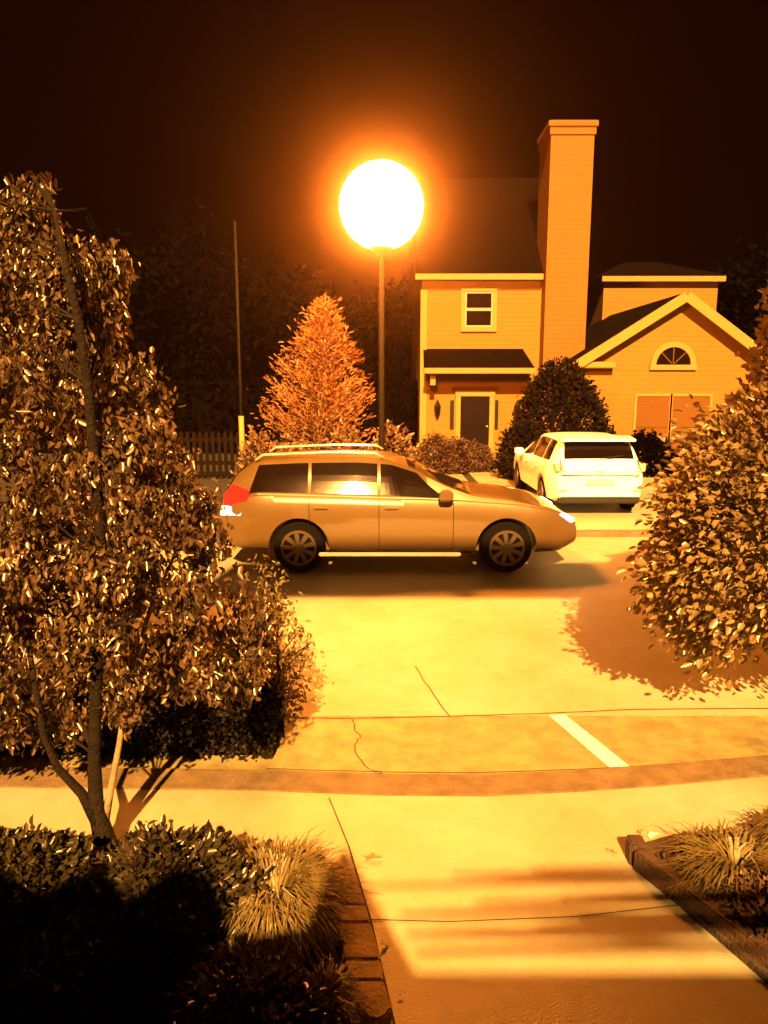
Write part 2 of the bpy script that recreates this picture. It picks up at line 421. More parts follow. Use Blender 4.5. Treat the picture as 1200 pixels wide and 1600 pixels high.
# shrubs -------------------------------------------------------------------------
def shrub(name, loc, rx, ry, h, n, L, Wd, m, label, cat='shrub', group=None, up=.6, power=1.0, core=None, lean=(0, 0)):
    t = thing(name, loc, label, cat, group)
    u = rng.uniform(-1, 1, n); ph = rng.uniform(0, 2*math.pi, n); z = rng.uniform(0, 1, n)
    ns = np.sin(ph*3+loc[0]*7)*.10+np.sin(ph*5+z*9+loc[1])*.09
    rr = np.sqrt(np.clip(1-z**(2*power), 0.0, 1))*(1+ns)*rng.uniform(.45, 1.0, n)**.45
    rr = np.where(z < .25, rr*(.72+z*1.1), rr)
    x = loc[0]+np.cos(ph)*rr*rx+lean[0]*z; y = loc[1]+np.sin(ph)*rr*ry+lean[1]*z; zz = loc[2]+z*h*(1+.10*np.sin(ph*4+loc[0]))
    C = np.stack([x, y, zz], 1)+rng.normal(size=(n, 3))*L*.5
    D = np.stack([np.cos(ph), np.sin(ph), np.full(n, up)], 1)+rng.normal(size=(n, 3))*.7
    leaf_mesh('foliage', C, D, L, Wd, m, t, rng)
    s = MB()
    for k in range(9):
        a = k*2.4; p0 = Vector((loc[0]+.05*rx*math.cos(a), loc[1]+.05*ry*math.sin(a), loc[2]))
        s.tube([p0, Vector((loc[0]+.35*rx*math.cos(a), loc[1]+.35*ry*math.sin(a), loc[2]+h*.45)), Vector((loc[0]+.6*rx*math.cos(a), loc[1]+.6*ry*math.sin(a), loc[2]+h*.78))],
               [.03*h, .018*h, .006*h], 5)
    s.build('stem', M['bark'], t)
    return t
# foreground left bed: dark shrubs
def fl(px, py): return tuple(P(px, py, .04))
shrub('shrub', fl(20, 1440), .52, .34, .34, 5200, .042, .026, M['leaf_shrub'], 'low dark shrub at the left edge under the drooping tree')
shrub('shrub', fl(262, 1470), .40, .36, .42, 6200, .042, .026, M['leaf_shrub'], 'dark shrub just right of the forked trunk base with a few pale leaf tips')
shrub('shrub', fl(380, 1640), .36, .30, .26, 4200, .040, .024, M['leaf_shrub'], 'very dark shrub in the shade at the bottom edge beside the grass clump')
shrub('shrub', fl(80, 1660), .62, .40, .36, 5200, .042, .026, M['leaf_dark'], 'reddish black shrub filling the bottom left corner')

def grass_clump(name, loc, r, h, n, label, m, wd=.010, droop=.6, side=None):
    t = MB(); rr = np.random.default_rng(int(abs(loc[0]*1000))+7)
    for k in range(n):
        a = rr.uniform(0, 2*math.pi); b0 = rr.uniform(0, .25)*r
        p0 = Vector((loc[0]+b0*math.cos(a), loc[1]+b0*math.sin(a), loc[2]))
        out = rr.uniform(.35, 1.0)*r; hh = h*rr.uniform(.45, 1.0)
        d = Vector((math.cos(a), math.sin(a), 0)); n_ = Vector((-d.y, d.x, 0))
        bend = rr.uniform(.6, .97); side_ = rr.normal()*r*.35
        pr = []
        for j in range(5):
            s = j/4; p = p0+d*out*s**1.2+Vector((0, 0, hh*math.sin(s*math.pi*bend)))+n_*side_*s*s
            p += Vector(rr.normal(size=3))*.005
            q = n_*wd*(1-s*.85)*.5
            pr += [p+q, p-q]
        t.add(pr, [(2*j, 2*j+1, 2*j+3, 2*j+2) for j in range(4)])
    return tag(t.build(name, m), label, 'grass clump')
grass_clump('ornamental_grass', fl(428, 1440), .36, .24, 1700, 'arching tuft of pale yellow-green grass leaves beside the left edging blocks', M['grassy'], wd=.014)
grass_clump('ornamental_grass', fl(505, 1585), .18, .12, 700, 'small trailing grass tuft at the bottom edge left of the edging blocks', M['grassy'], wd=.011)
# right bed
grass_clump('ornamental_grass', fl(1150, 1385), .30, .19, 1000, 'broad tuft of curling tan leaves in the right planting bed behind the timber edging', M['grassy'], wd=.020)
grass_clump('ornamental_grass', fl(1250, 1340), .22, .22, 600, 'taller tuft of curling leaves at the right edge of the picture above the timber', M['grassy'], wd=.020)
shrub('shrub', tuple(P(1215, 1450, .05)), .22, .18, .16, 1500, .05, .025, M['leaf_brown'], 'brown withered low plant at the right edge inside the timber edging')
def litter(name, poly, n, m, z):
    xs_ = [p[0] for p in poly]; ys_ = [p[1] for p in poly]
    x = rng.uniform(min(xs_), max(xs_), n*3); y = rng.uniform(min(ys_), max(ys_), n*3); q = inpoly(x, y, poly)
    C = np.array([P(a, b_, z)[:] for a, b_ in zip(x[q][:n], y[q][:n])]); C[:, 2] += rng.uniform(0, .03, len(C))
    D = rng.normal(size=C.shape); D[:, 2] = np.abs(D[:, 2])*.5
    tag(leaf_mesh(name, C, D, .05, .018, m, None, rng), kind='stuff')
litter('ground_cover', [(-200, 1310), (250, 1325), (420, 1328), (506, 1344), (556, 1640), (-200, 1640)], 5200, M['leaf_shrub'], .05)
litter('ground_cover', [(1012, 1358), (1060, 1322), (1200, 1296), (1420, 1280), (1400, 1640), (1330, 1600)], 3600, M['leaf_brown'], .065)
# pale fringe by the hedge end
def fringe():
    t = thing('trailing_shrub', P(452, 1165, 0), 'airy shrub with fine pale yellow leaves at the right end of the low hedge', 'shrub')
    pl = [(408, 860), (430, 905), (452, 940), (480, 985), (488, 1040), (486, 1090), (462, 1120), (440, 1150), (420, 1170), (405, 1060)]
    pts, cc = crown_points(pl, 4.95, .22, 1100, rng, clump=.05, nc=70, round_px=30, fill=.3)
    leaf_mesh('foliage', pts, rng.normal(size=pts.shape)*.7+np.array([0, 0, -.5]), .045, .02, M['grassy'], t, rng)
    s = MB()
    for c in cc[::4]:
        c = Vector(c); b0 = Vector((P(440, 1165).x, 4.75, 0))
        s.tube([b0, Vector((b0.x-.05, 4.9, max(.2, c.z*.8))), c+Vector((0, 0, .05)), c], [.008, .006, .004, .002], 5)
    s.build('stem', M['bark'], t)
fringe()

# fallen leaves
def dry(px, py, s, m, label, rot=0.0):
    c = P(px, py, .034); b = MB(); k = 9; vs = []
    ca, sa = math.cos(rot), math.sin(rot)
    for i in range(k):
        a = 2*math.pi*i/k; r = s*(1 if i % 2 == 0 else .55); x = r*1.5*math.cos(a); y = r*.7*math.sin(a)
        vs.append((c.x+x*ca-y*sa, c.y+x*sa+y*ca, c.z+s*.28*abs(math.sin(a*1.5))))
    vs.append((c.x, c.y, c.z+s*.12)); b.add(vs, [(i, (i+1) % k, k) for i in range(k)])
    b.add([(v[0], v[1], v[2]+.0015) for v in vs], [(i, (i+1) % k, k) for i in range(k)])
    tag(b.build('fallen_leaf', m), label, 'leaf', 'fallen leaves on the pavement')
dry(580, 1340, .040, M['dry_leaf'], 'dark curled leaf lying across the joint at the top of the edging blocks', .1)
dry(600, 1477, .022, M['dry_pale'], 'small pale leaf beside the edging blocks', 1.2)
dry(1018, 1306, .035, M['dry_pale'], 'pale crumpled leaf lying on the path before the right planting bed', .4)
dry(1000, 1300, .020, M['dry_leaf'], 'small brown leaf touching the pale crumpled leaf', .9)
dry(955, 1330, .024, M['dry_leaf'], 'brown leaf left of the timber corner post', -.6)
dry(625, 1556, .008, M['dry_pale'], 'tiny pale scrap on the shaded drive near the bottom edge', .3)

# ------------------------------------------------------------------ street lamp
LD = 13.8
lp = W(596, 322, LD)
SL = thing('street_lamp', (lp.x, LD, 0), 'tall post with one glowing orange-white globe, enlarged to the width of its glare, beyond the moving car', 'street lamp')
b = MB(); b.lathe([(.16, 0), (.16, .06), (.11, .12), (.09, .5), (.07, .55), (.055, .6), (.045, lp.z-.75)], (lp.x, LD, 0.0), 16)
b.build('post', M['metal_pole'], SL, smooth=True)
b = MB(); b.lathe([(.05, -.85), (.14, -.80), (.22, -.70), (.24, -.66)], (lp.x, LD, lp.z), 20); b.build('collar', M['metal_pole'], SL, smooth=True)
bm = bmesh.new(); bmesh.ops.create_icosphere(bm, subdivisions=4, radius=.74); me = bpy.data.meshes.new('globe'); bm.to_mesh(me); bm.free()  # radius swollen to the width of the lamp's glare
me.transform(Matrix.Translation(lp)); mat_set(me, M['globe']); link('globe', me, SL, smooth=True)

# thin pole further left
pb = W(378, 690, 15.5)
TPo = thing('thin_pole', (pb.x, 15.5, 0), 'thin unlit metal pole with a pale lower sleeve left of the pointed tree', 'pole')
MB().tube([(pb.x, 15.5, 0), (pb.x, 15.5, 5.6)], .028, 10).build('shaft', M['metal_pole'], TPo, smooth=True)
MB().tube([(pb.x, 15.5, 0), (pb.x, 15.5, 1.75)], .055, 10).build('sleeve', M['trim'], TPo, smooth=True)

# ------------------------------------------------------------------ house
HD = 24.0
def hx_(px, py=600, d=HD): return W(px, py, d).x
def hz_(py, d=HD): return W(700, py, d).z
HL = hx_(658, 560); HRm = hx_(842, 500)
H = thing('house', (HL, HD, 0), 'two-storey pale sided house with a very tall chimney and an arched gable window', 'house')
eave = hz_(424); CH_R = hx_(914, 500)
b = MB(); b.box(HL, CH_R-.1, HD, HD+8, -.08, eave)
rid = 9.6
b.prism([(HL, HD, eave), (HL, HD+8, eave), (HL, HD+4, rid-.12)], (CH_R-.1-HL, 0, 0))
b.build('wall', M['siding'], H)
b = MB(); ov = .28
sl_ = (rid-eave)/4
rp = [(HL-.2, HD-ov, eave-ov*sl_+.12), (HL-.2, HD+4, rid+.06), (HL-.2, HD+8+ov, eave-ov*sl_+.12), (HL-.2, HD+8+ov, eave-ov*sl_-.02), (HL-.2, HD+4, rid-.09), (HL-.2, HD-ov, eave-ov*sl_-.02)]
b.prism(rp, (CH_R+.1-HL, 0, 0)); b.build('roof', M['shingle'], H)
# frieze, gutter and corner boards
MB().box(HL-.22, HRm+.02, HD-ov-.10, HD-ov+.01, eave-.30, eave-.12).build('gutter_board', M['trim'], H, bevel=.01)
MB().box(HL+.0, HRm, HD-.035, HD-.001, eave-.55, eave-.28).build('frieze', M['trim'], H)
MB().box(HL-.03, HL+.17, HD-.045, HD-.002, 0, eave-.56).build('corner_board', M['trim'], H)
# chimney
CD = 23.4; cl = W(862, 187, CD).x; cr_ = W(930, 187, CD).x; ctop = W(862, 192, CD).z
ch = MB(); ch.box(cl, cr_, CD, 25.0, -.06, ctop-.12)
cho = ch.build('chimney', M['chimney'], H)
MB().box(cl-.09, cr_+.09, CD-.09, 25.09, ctop-.118, ctop+.06).build('cap', M['chimney'], cho, bevel=.02)
MB().box(cl-.04, cr_+.04, CD-.04, 25.04, ctop-.32, ctop-.122).build('cap_moulding', M['chimney'], cho)
MB().box(cl+.35, cr_-.35, CD+.4, 24.6, ctop+.062, ctop+.2).build('flue', M['metal_dark'], cho)
# upstairs window
def window(px0, py0, px1, py1, d, parent, nm='window'):
    a = W(px0, py0, d); c = W(px1, py1, d); x0, x1, z0, z1 = a.x, c.x, c.z, a.z; t = .13
    m = MB()
    m.box(x0-t, x1+t, d-.06, d-.003, z1, z1+t); m.box(x0-t, x1+t, d-.08, d-.003, z0-t*1.1, z0)
    m.box(x0-t, x0, d-.055, d-.003, z0+.001, z1-.001); m.box(x1, x1+t, d-.055, d-.003, z0+.001, z1-.001)
    wn = m.build(nm, M['trim'], parent)
    s = MB(); zm = (z0+z1)/2; s.box(x0, x1, d-.04, d-.024, zm-.045, zm+.045)
    for (za, zb) in ((z0+.002, z0+.05), (z1-.05, z1-.002)): s.box(x0, x1, d-.04, d-.026, za, zb)
    s.box(x0+.001, x0+.05, d-.038, d-.025, z0+.051, zm-.046); s.box(x1-.05, x1-.001, d-.038, d-.025, z0+.051, zm-.046)
    s.box(x0+.001, x0+.05, d-.038, d-.025, zm+.046, z1-.051); s.box(x1-.05, x1-.001, d-.038, d-.025, zm+.046, z1-.051)
    s.build('sash', M['winframe'], wn)
    MB().box(x0+.001, x1-.001, d-.020, d-.004, z0+.001, z1-.001).build('pane', M['win'], wn)
    return wn
window(727, 456, 769, 511, HD, H)
# porch roof
pz0 = hz_(575, 23.2); pz1 = hz_(545, 24)
pr0, pr1 = hx_(664, 570, 23.2), hx_(836, 570, 23.2)
pro = MB()
pro.add([(pr0, 23.2, pz0), (pr1, 23.2, pz0), (pr1-.25, 24-.004, pz1), (pr0-.02, 24-.004, pz1), (pr0, 23.2, pz0-.05), (pr1, 23.2, pz0-.05), (pr1, 23.996, pz0-.05), (pr0, 23.996, pz0-.05)],
        [(0, 1, 2, 3), (4, 7, 6, 5), (0, 4, 5, 1), (1, 5, 6, 2), (3, 7, 4, 0), (2, 6, 7, 3)])
PR = pro.build('porch_roof', M['shingle'], H)
MB().box(pr0-.03, pr1+.03, 23.10, 23.196, pz0-.17, pz0-.0).build('fascia', M['trim'], PR, bevel=.01)
MB().box(pr0+.02, pr1, 23.25, 23.99, pz0-.16, pz0-.055).build('soffit', M['trim'], PR)
MB().box(pr0+.18, pr0+.34, 23.35, 23.99, pz0-.52, pz0-.165).build('bracket', M['trim'], PR)
# entrance
dx0, dx1 = hx_(719, 650), hx_(764, 650); dz0, dz1 = hz_(714), hz_(619)
DR = MB().box(dx0, dx1, HD-.05, HD-.004, dz0, dz1).build('door', M['door'], H)
m = MB()
for zz0, zz1 in ((dz0+.2, dz0+.85), (dz0+1.05, dz1-.2)):
    for xx0, xx1 in ((dx0+.1, (dx0+dx1)/2-.05), ((dx0+dx1)/2+.05, dx1-.1)): m.box(xx0, xx1, HD-.066, HD-.051, zz0, zz1)
m.build('panel', M['door'], DR, bevel=.004)
b = MB(); b.lathe([(.03, 0), (.03, .03), (.02, .05)], (dx1-.07, HD-.11, dz0+1.0), 10, axis='y'); b.build('handle', M['chrome'], DR)
m = MB(); m.box(dx0-.15, dx0-.002, HD-.09, HD-.004, dz0, dz1); m.box(dx1+.002, dx1+.15, HD-.09, HD-.004, dz0, dz1)
m.box(dx0-.17, dx1+.17, HD-.10, HD-.004, dz1+.001, dz1+.18)
m.build('door_frame', M['trim'], H)
MB().box(hx_(706), hx_(776), HD-.13, HD-.004, hz_(610), hz_(604)).build('lintel', M['blind'], H)
for a_, c_ in ((703, 709), (773, 778)):
    MB().box(hx_(a_, 650), hx_(c_, 650), HD-.05, HD-.004, hz_(670), hz_(625)).build('shutter', M['metal_dark'], H)
for px in (683, 807):
    x = hx_(px, 640)
    q = MB().lathe([(.02, -.30), (.09, -.12), (.11, .05), (.05, .18), (.015, .26)], (x, HD-.16, hz_(637)), 8).build('wall_lantern', M['metal_dark'], H)
    MB().box(x-.03, x+.03, HD-.12, HD-.003, hz_(637)-.04, hz_(637)+.04).build('bracket', M['metal_dark'], q)
MB().box(hx_(668, 690), hx_(718, 690), HD-.07, HD-.003, -.02, hz_(700)).build('plinth', M['kerb'], H)
MB().box(dx0-.4, dx1+.4, HD-1.1, HD-.06, -.03, dz0-.01).build('step', M['block'], H, bevel=.01)
# gable wing
GD = 22.2
gx0 = W(905, 600, GD).x; gx1 = W(1185, 600, GD).x
ap = W(1066, 466, GD); le = W(906, 566, GD); re = W(1185, 560, GD)
def wing():
    pts = [(gx0, GD, -.07), (gx1, GD, -.07), (gx1, GD, re.z), (ap.x, GD, ap.z), (gx0, GD, le.z)]
    m = MB(); m.prism(pts, (0, 7.5, 0)); return m
WG = wing().build('gable_wing', M['siding'], H)
def roof_slab(p0, p1, y0, y1, t, name, m, parent):
    p0 = Vector(p0); p1 = Vector(p1); d = (p1-p0).normalized(); n = Vector((-d.z, 0, d.x))
    if n.z < 0: n = -n
    a = [Vector((p.x, y0, p.z)) for p in (p0, p1, p1+n*t, p0+n*t)]
    return MB().prism(a, (0, y1-y0, 0)).build(name, m, parent)
apv = Vector((ap.x, 0, ap.z+.02))
l2 = Vector((gx0, 0, le.z+.02)); r2v = Vector((gx1, 0, re.z+.02))
l3 = apv+(l2-apv)*1.17; r3 = apv+(r2v-apv)*1.12
roof_slab(l3, apv, GD-.30, GD+7.6, .12, 'roof', M['shingle'], WG)
roof_slab(apv+Vector((.005, 0, 0)), r3, GD-.30, GD+7.6, .12, 'roof', M['shingle'], WG)
def rake(p0, p1, dy=0):
    return roof_slab(p0+Vector((0, 0, -.16)), p1+Vector((0, 0, -.16)), GD-.37-dy, GD-.305, .27, 'rake_board', M['trim'], WG)
rake(l3, apv+(apv-l3).normalized()*.10); rake(apv+(apv-r3).normalized()*.10, r3, .005)
MB().box(l3.x-.05, l3.x+.22, GD-.36, GD+7, l3.z-.20, l3.z-.04).build('side_gutter', M['trim'], WG)
a = W(898, 568, GD-.3); c = W(962, 574, GD-.3)
MB().box(l3.x+.24, c.x, GD-.30, GD-.003, c.z-.02, a.z+.05).build('eave_return', M['trim'], WG, bevel=.02)
# half round window
ac = W(1051, 570, GD); rad = (W(1078, 570, GD).x-W(1024, 570, GD).x)/2
def half(r0, r1, y0, y1, seg=20):
    m = MB()
    for k in range(seg):
        a0 = math.pi*k/seg; a1 = math.pi*(k+1)/seg
        q = [(ac.x+r*math.cos(t), y0, ac.z+r*math.sin(t)) for r, t in ((r0, a0), (r1, a0), (r1, a1), (r0, a1))]
        m.prism(q, (0, y1-y0, 0))
    return m
AW = half(rad, rad+.16, GD-.07, GD-.003); AW.box(ac.x-rad-.18, ac.x+rad+.18, GD-.08, GD-.003, ac.z-.15, ac.z-.002)
AW = AW.build('arched_window', M['trim'], WG)
p = [(ac.x+(rad-.002)*math.cos(math.pi*k/20), GD-.02, ac.z+(rad-.002)*math.sin(math.pi*k/20)) for k in range(21)]
MB().prism(p, (0, .016, 0)).build('pane', M['win'], AW)
mm = MB()
for ang in (45, 90, 135):
    d = Vector((math.cos(R(ang)), 0, math.sin(R(ang)))); n = Vector((-d.z, 0, d.x))*.012
    s = Vector((ac.x, GD-.034, ac.z+.001))
    mm.prism([s+d*.05+n, s+d*(rad-.01)+n, s+d*(rad-.01)-n, s+d*.05-n], (0, .010, 0))
mm.build('muntin', M['blind'], AW)
# pair of tall blinds / window panels
for (p0, p1) in ((995, 1040), (1051, 1102)):
    a = W(p0, 619, GD); c = W(p1, 712, GD)
    w_ = MB(); t = .075
    w_.box(a.x-t, c.x+t, GD-.05, GD-.003, a.z, a.z+t); w_.box(a.x-t, a.x, GD-.05, GD-.003, c.z, a.z-.001); w_.box(c.x, c.x+t, GD-.05, GD-.003, c.z, a.z-.001)
    w_.box(a.x-t, c.x+t, GD-.08, GD-.003, c.z-t, c.z-.001)
    wn = w_.build('window', M['trim'], WG)
    MB().box(a.x+.001, c.x-.001, GD-.025, GD-.004, c.z, a.z-.001).build('blind', M['blind'], wn)
    MB().box(a.x+.002, c.x-.002, GD-.045, GD-.027, (a.z+c.z)/2-.03, (a.z+c.z)/2+.03).build('sash', M['blind'], wn)
MB().tube([(gx0+.28, GD-.05, .05), (gx0+.28, GD-.05, l3.z-.35)], .035, 8).build('downpipe', M['trim'], WG)
# rear upper wing behind the gable
BD = 29.0
q0 = W(944, 436, BD); q1 = W(1122, 444, BD)
RW = MB().box(q0.x, q1.x, BD, BD+5, 0, q0.z-.1).build('rear_wing', M['siding'], H)
MB().box(q0.x-.15, q1.x+.15, BD-.3, BD+5.2, q0.z-.12+.002, q0.z+.10).build('eave_board', M['trim'], RW)
z0 = q0.z+.103
MB().add([(q0.x-.2, BD-.35, z0), (q1.x+.2, BD-.35, z0), (q1.x+.2, BD+5.3, z0), (q0.x-.2, BD+5.3, z0), (q0.x+1.5, BD+2.5, z0+.9), (q1.x-1.5, BD+2.5, z0+.9)],
         [(3, 2, 1, 0), (0, 1, 5, 4), (2, 3, 4, 5), (1, 2, 5), (3, 0, 4)]).build('roof', M['shingle'], RW)

# ------------------------------------------------------------------ planting by the house
def at(px, py, d, z=0): v = W(px, py, d); return (v.x, d, z)
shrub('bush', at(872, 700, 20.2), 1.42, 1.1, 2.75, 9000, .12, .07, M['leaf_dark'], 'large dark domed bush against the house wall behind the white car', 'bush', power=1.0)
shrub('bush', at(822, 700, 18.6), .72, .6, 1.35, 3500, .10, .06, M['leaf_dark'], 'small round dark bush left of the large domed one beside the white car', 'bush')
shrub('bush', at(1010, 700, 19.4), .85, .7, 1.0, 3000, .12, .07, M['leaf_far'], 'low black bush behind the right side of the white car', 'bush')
for i, (px, lab) in enumerate(((682, 'low brown shrub at the left corner of the house'), (715, 'low brown shrub in front of the door step'), (741, 'low dark brown shrub at the right of the three by the door'))):
    shrub('shrub', at(px, 720, 20.0+i*.2), .62, .5, .95-.12*i, 2200, .09, .05, M['leaf_brown'], lab, 'shrub', 'low shrubs in front of the house door')
for i, (px, d, r, h, lab) in enumerate(((405, 15.2, .55, 1.35, 'pale-leaved bush beside the thin pole'), (455, 15.0, .6, 1.2, 'pale-leaved bush at the left foot of the pointed tree'),
        (540, 15.0, .62, 1.45, 'pale-leaved bush at the right foot of the pointed tree'), (612, 15.6, .62, 1.45, 'pale-leaved bush right of the lamp post'))):
    shrub('flowering_bush', at(px, 690, d), r, .5, h, 900, .10, .06, M['leaf_flower'], lab, 'bush', 'pale bushes beyond the moving car', up=1.0)
# pointed tree
def cone_tree():
    d = 17.2; b0 = W(495, 700, d); top = W(508, 452, d)
    t = thing('pointed_tree', (b0.x, d, 0), 'narrow pointed tree with fine orange-lit branches beside the lamp post', 'tree')
    m = MB(); tp = [Vector((b0.x, d, 0)), Vector((b0.x+.02, d, 1.5)), Vector((top.x-.03, d, top.z*.6)), Vector((top.x, d, top.z-.1))]
    m.tube(tp, [.10, .075, .045, .01], 8); m.build('trunk', M['bark_pale'], t, smooth=True)
    br = MB(); C = []; D = []; rr = np.random.default_rng(12)
    H_ = top.z
    for k in range(150):
        s = (k+.5)/150; z0 = .7+(H_-1.0)*s; a = k*2.39996
        rad_ = 1.42*(1-s)**.8+.06 if s > .12 else 1.3
        rise = .35+.5*rr.uniform()
        o = Vector((b0.x+(top.x-b0.x)*s, d, z0)); e = o+Vector((math.cos(a)*rad_, math.sin(a)*rad_, rad_*rise))
        mid = o.lerp(e, .5)+Vector((0, 0, -.05*rad_))
        br.tube([o, mid, e], [.022*(1-s)+.008, .012, .004], 5)
        for j in range(int(34*rad_)+8):
            u = rr.uniform(.15, 1.0); p_ = o.lerp(e, u)+Vector(rr.normal(size=3))*.07; C.append(p_[:]); D.append(((e-o).normalized()+Vector(rr.normal(size=3))*.45)[:])
    br.build('branch', M['bark_pale'], t)
    leaf_mesh('foliage', np.array(C), np.array(D), .13, .035, M['leaf_cone'], t, rr)
cone_tree()
# picket fence at the left
fx0, fx1 = W(270, 660, 19).x, W(372, 660, 19).x
FE = thing('picket_fence', (fx0, 19, 0), 'short pale picket fence seen between the drooping tree and the thin pole', 'fence')
m = MB(); m.box(fx0, fx1, 19.02, 19.06, .35, .45); m.box(fx0, fx1, 19.02, 19.06, .95, 1.05); m.build('rail', M['fence'], FE)
x = fx0
while x < fx1:
    MB().prism([(x, 18.98, .05), (x+.09, 18.98, .05), (x+.09, 18.98, 1.15), (x+.045, 18.98, 1.23), (x, 18.98, 1.15)], (0, .03, 0)).build('picket', M['fence'], FE); x += .16

# far dark trees
def far_tree(px, d, h, r, label, seed):
    rr = np.random.default_rng(seed); x = W(px, 600, d).x
    t = thing('broadleaf_tree', (x, d, 0), label, 'tree', 'dark trees behind the houses')
    nc = 46; C = rr.normal(size=(nc, 3)); C /= np.linalg.norm(C, axis=1)[:, None]
    C = C*np.array([r, r, h*.36])*rr.uniform(.35, 1, (nc, 1))+np.array([x, d, h*.62])
    pts = C[rr.integers(0, nc, 3600)]+rr.normal(size=(3600, 3))*r*.19
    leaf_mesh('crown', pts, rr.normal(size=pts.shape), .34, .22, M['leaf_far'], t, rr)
    m = MB(); m.tube([(x, d, 0), (x+.1, d, h*.4), (x, d, h*.85)], [.25, .18, .05], 8)
    for c in C[::4]: m.tube([(x+.05, d, h*.38), tuple((np.array([x, d, h*.38])+c)/2+np.array([0, 0, .2])), tuple(c)], [.09, .06, .02], 5)
    m.build('trunk', M['bark'], t)
far_tree(330, 33, 9.0, 2.6, 'black tree directly behind the picket fence left of the thin pole', 21)
far_tree(210, 31, 8.0, 2.6, 'dark tree behind the top of the drooping tree', 22)
far_tree(430, 37, 8.0, 2.6, 'dark tree behind the pointed tree', 23)
far_tree(1185, 33, 8.6, 2.8, 'black tree beyond the gable at the right edge', 24)
far_tree(590, 40, 7.5, 2.4, 'dark tree far behind the lamp post left of the house', 25)

FH = thing('tall_hedge', (-14, 26.5, 0), 'long black hedge along the far side of the dark lawn behind the picket fence', 'hedge')
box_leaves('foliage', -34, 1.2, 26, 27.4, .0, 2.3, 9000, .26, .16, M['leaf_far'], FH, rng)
MB().box(-34, 1.0, 26.15, 27.3, 0, 2.2).build('inner_twigs', M['leaf_far'], FH)

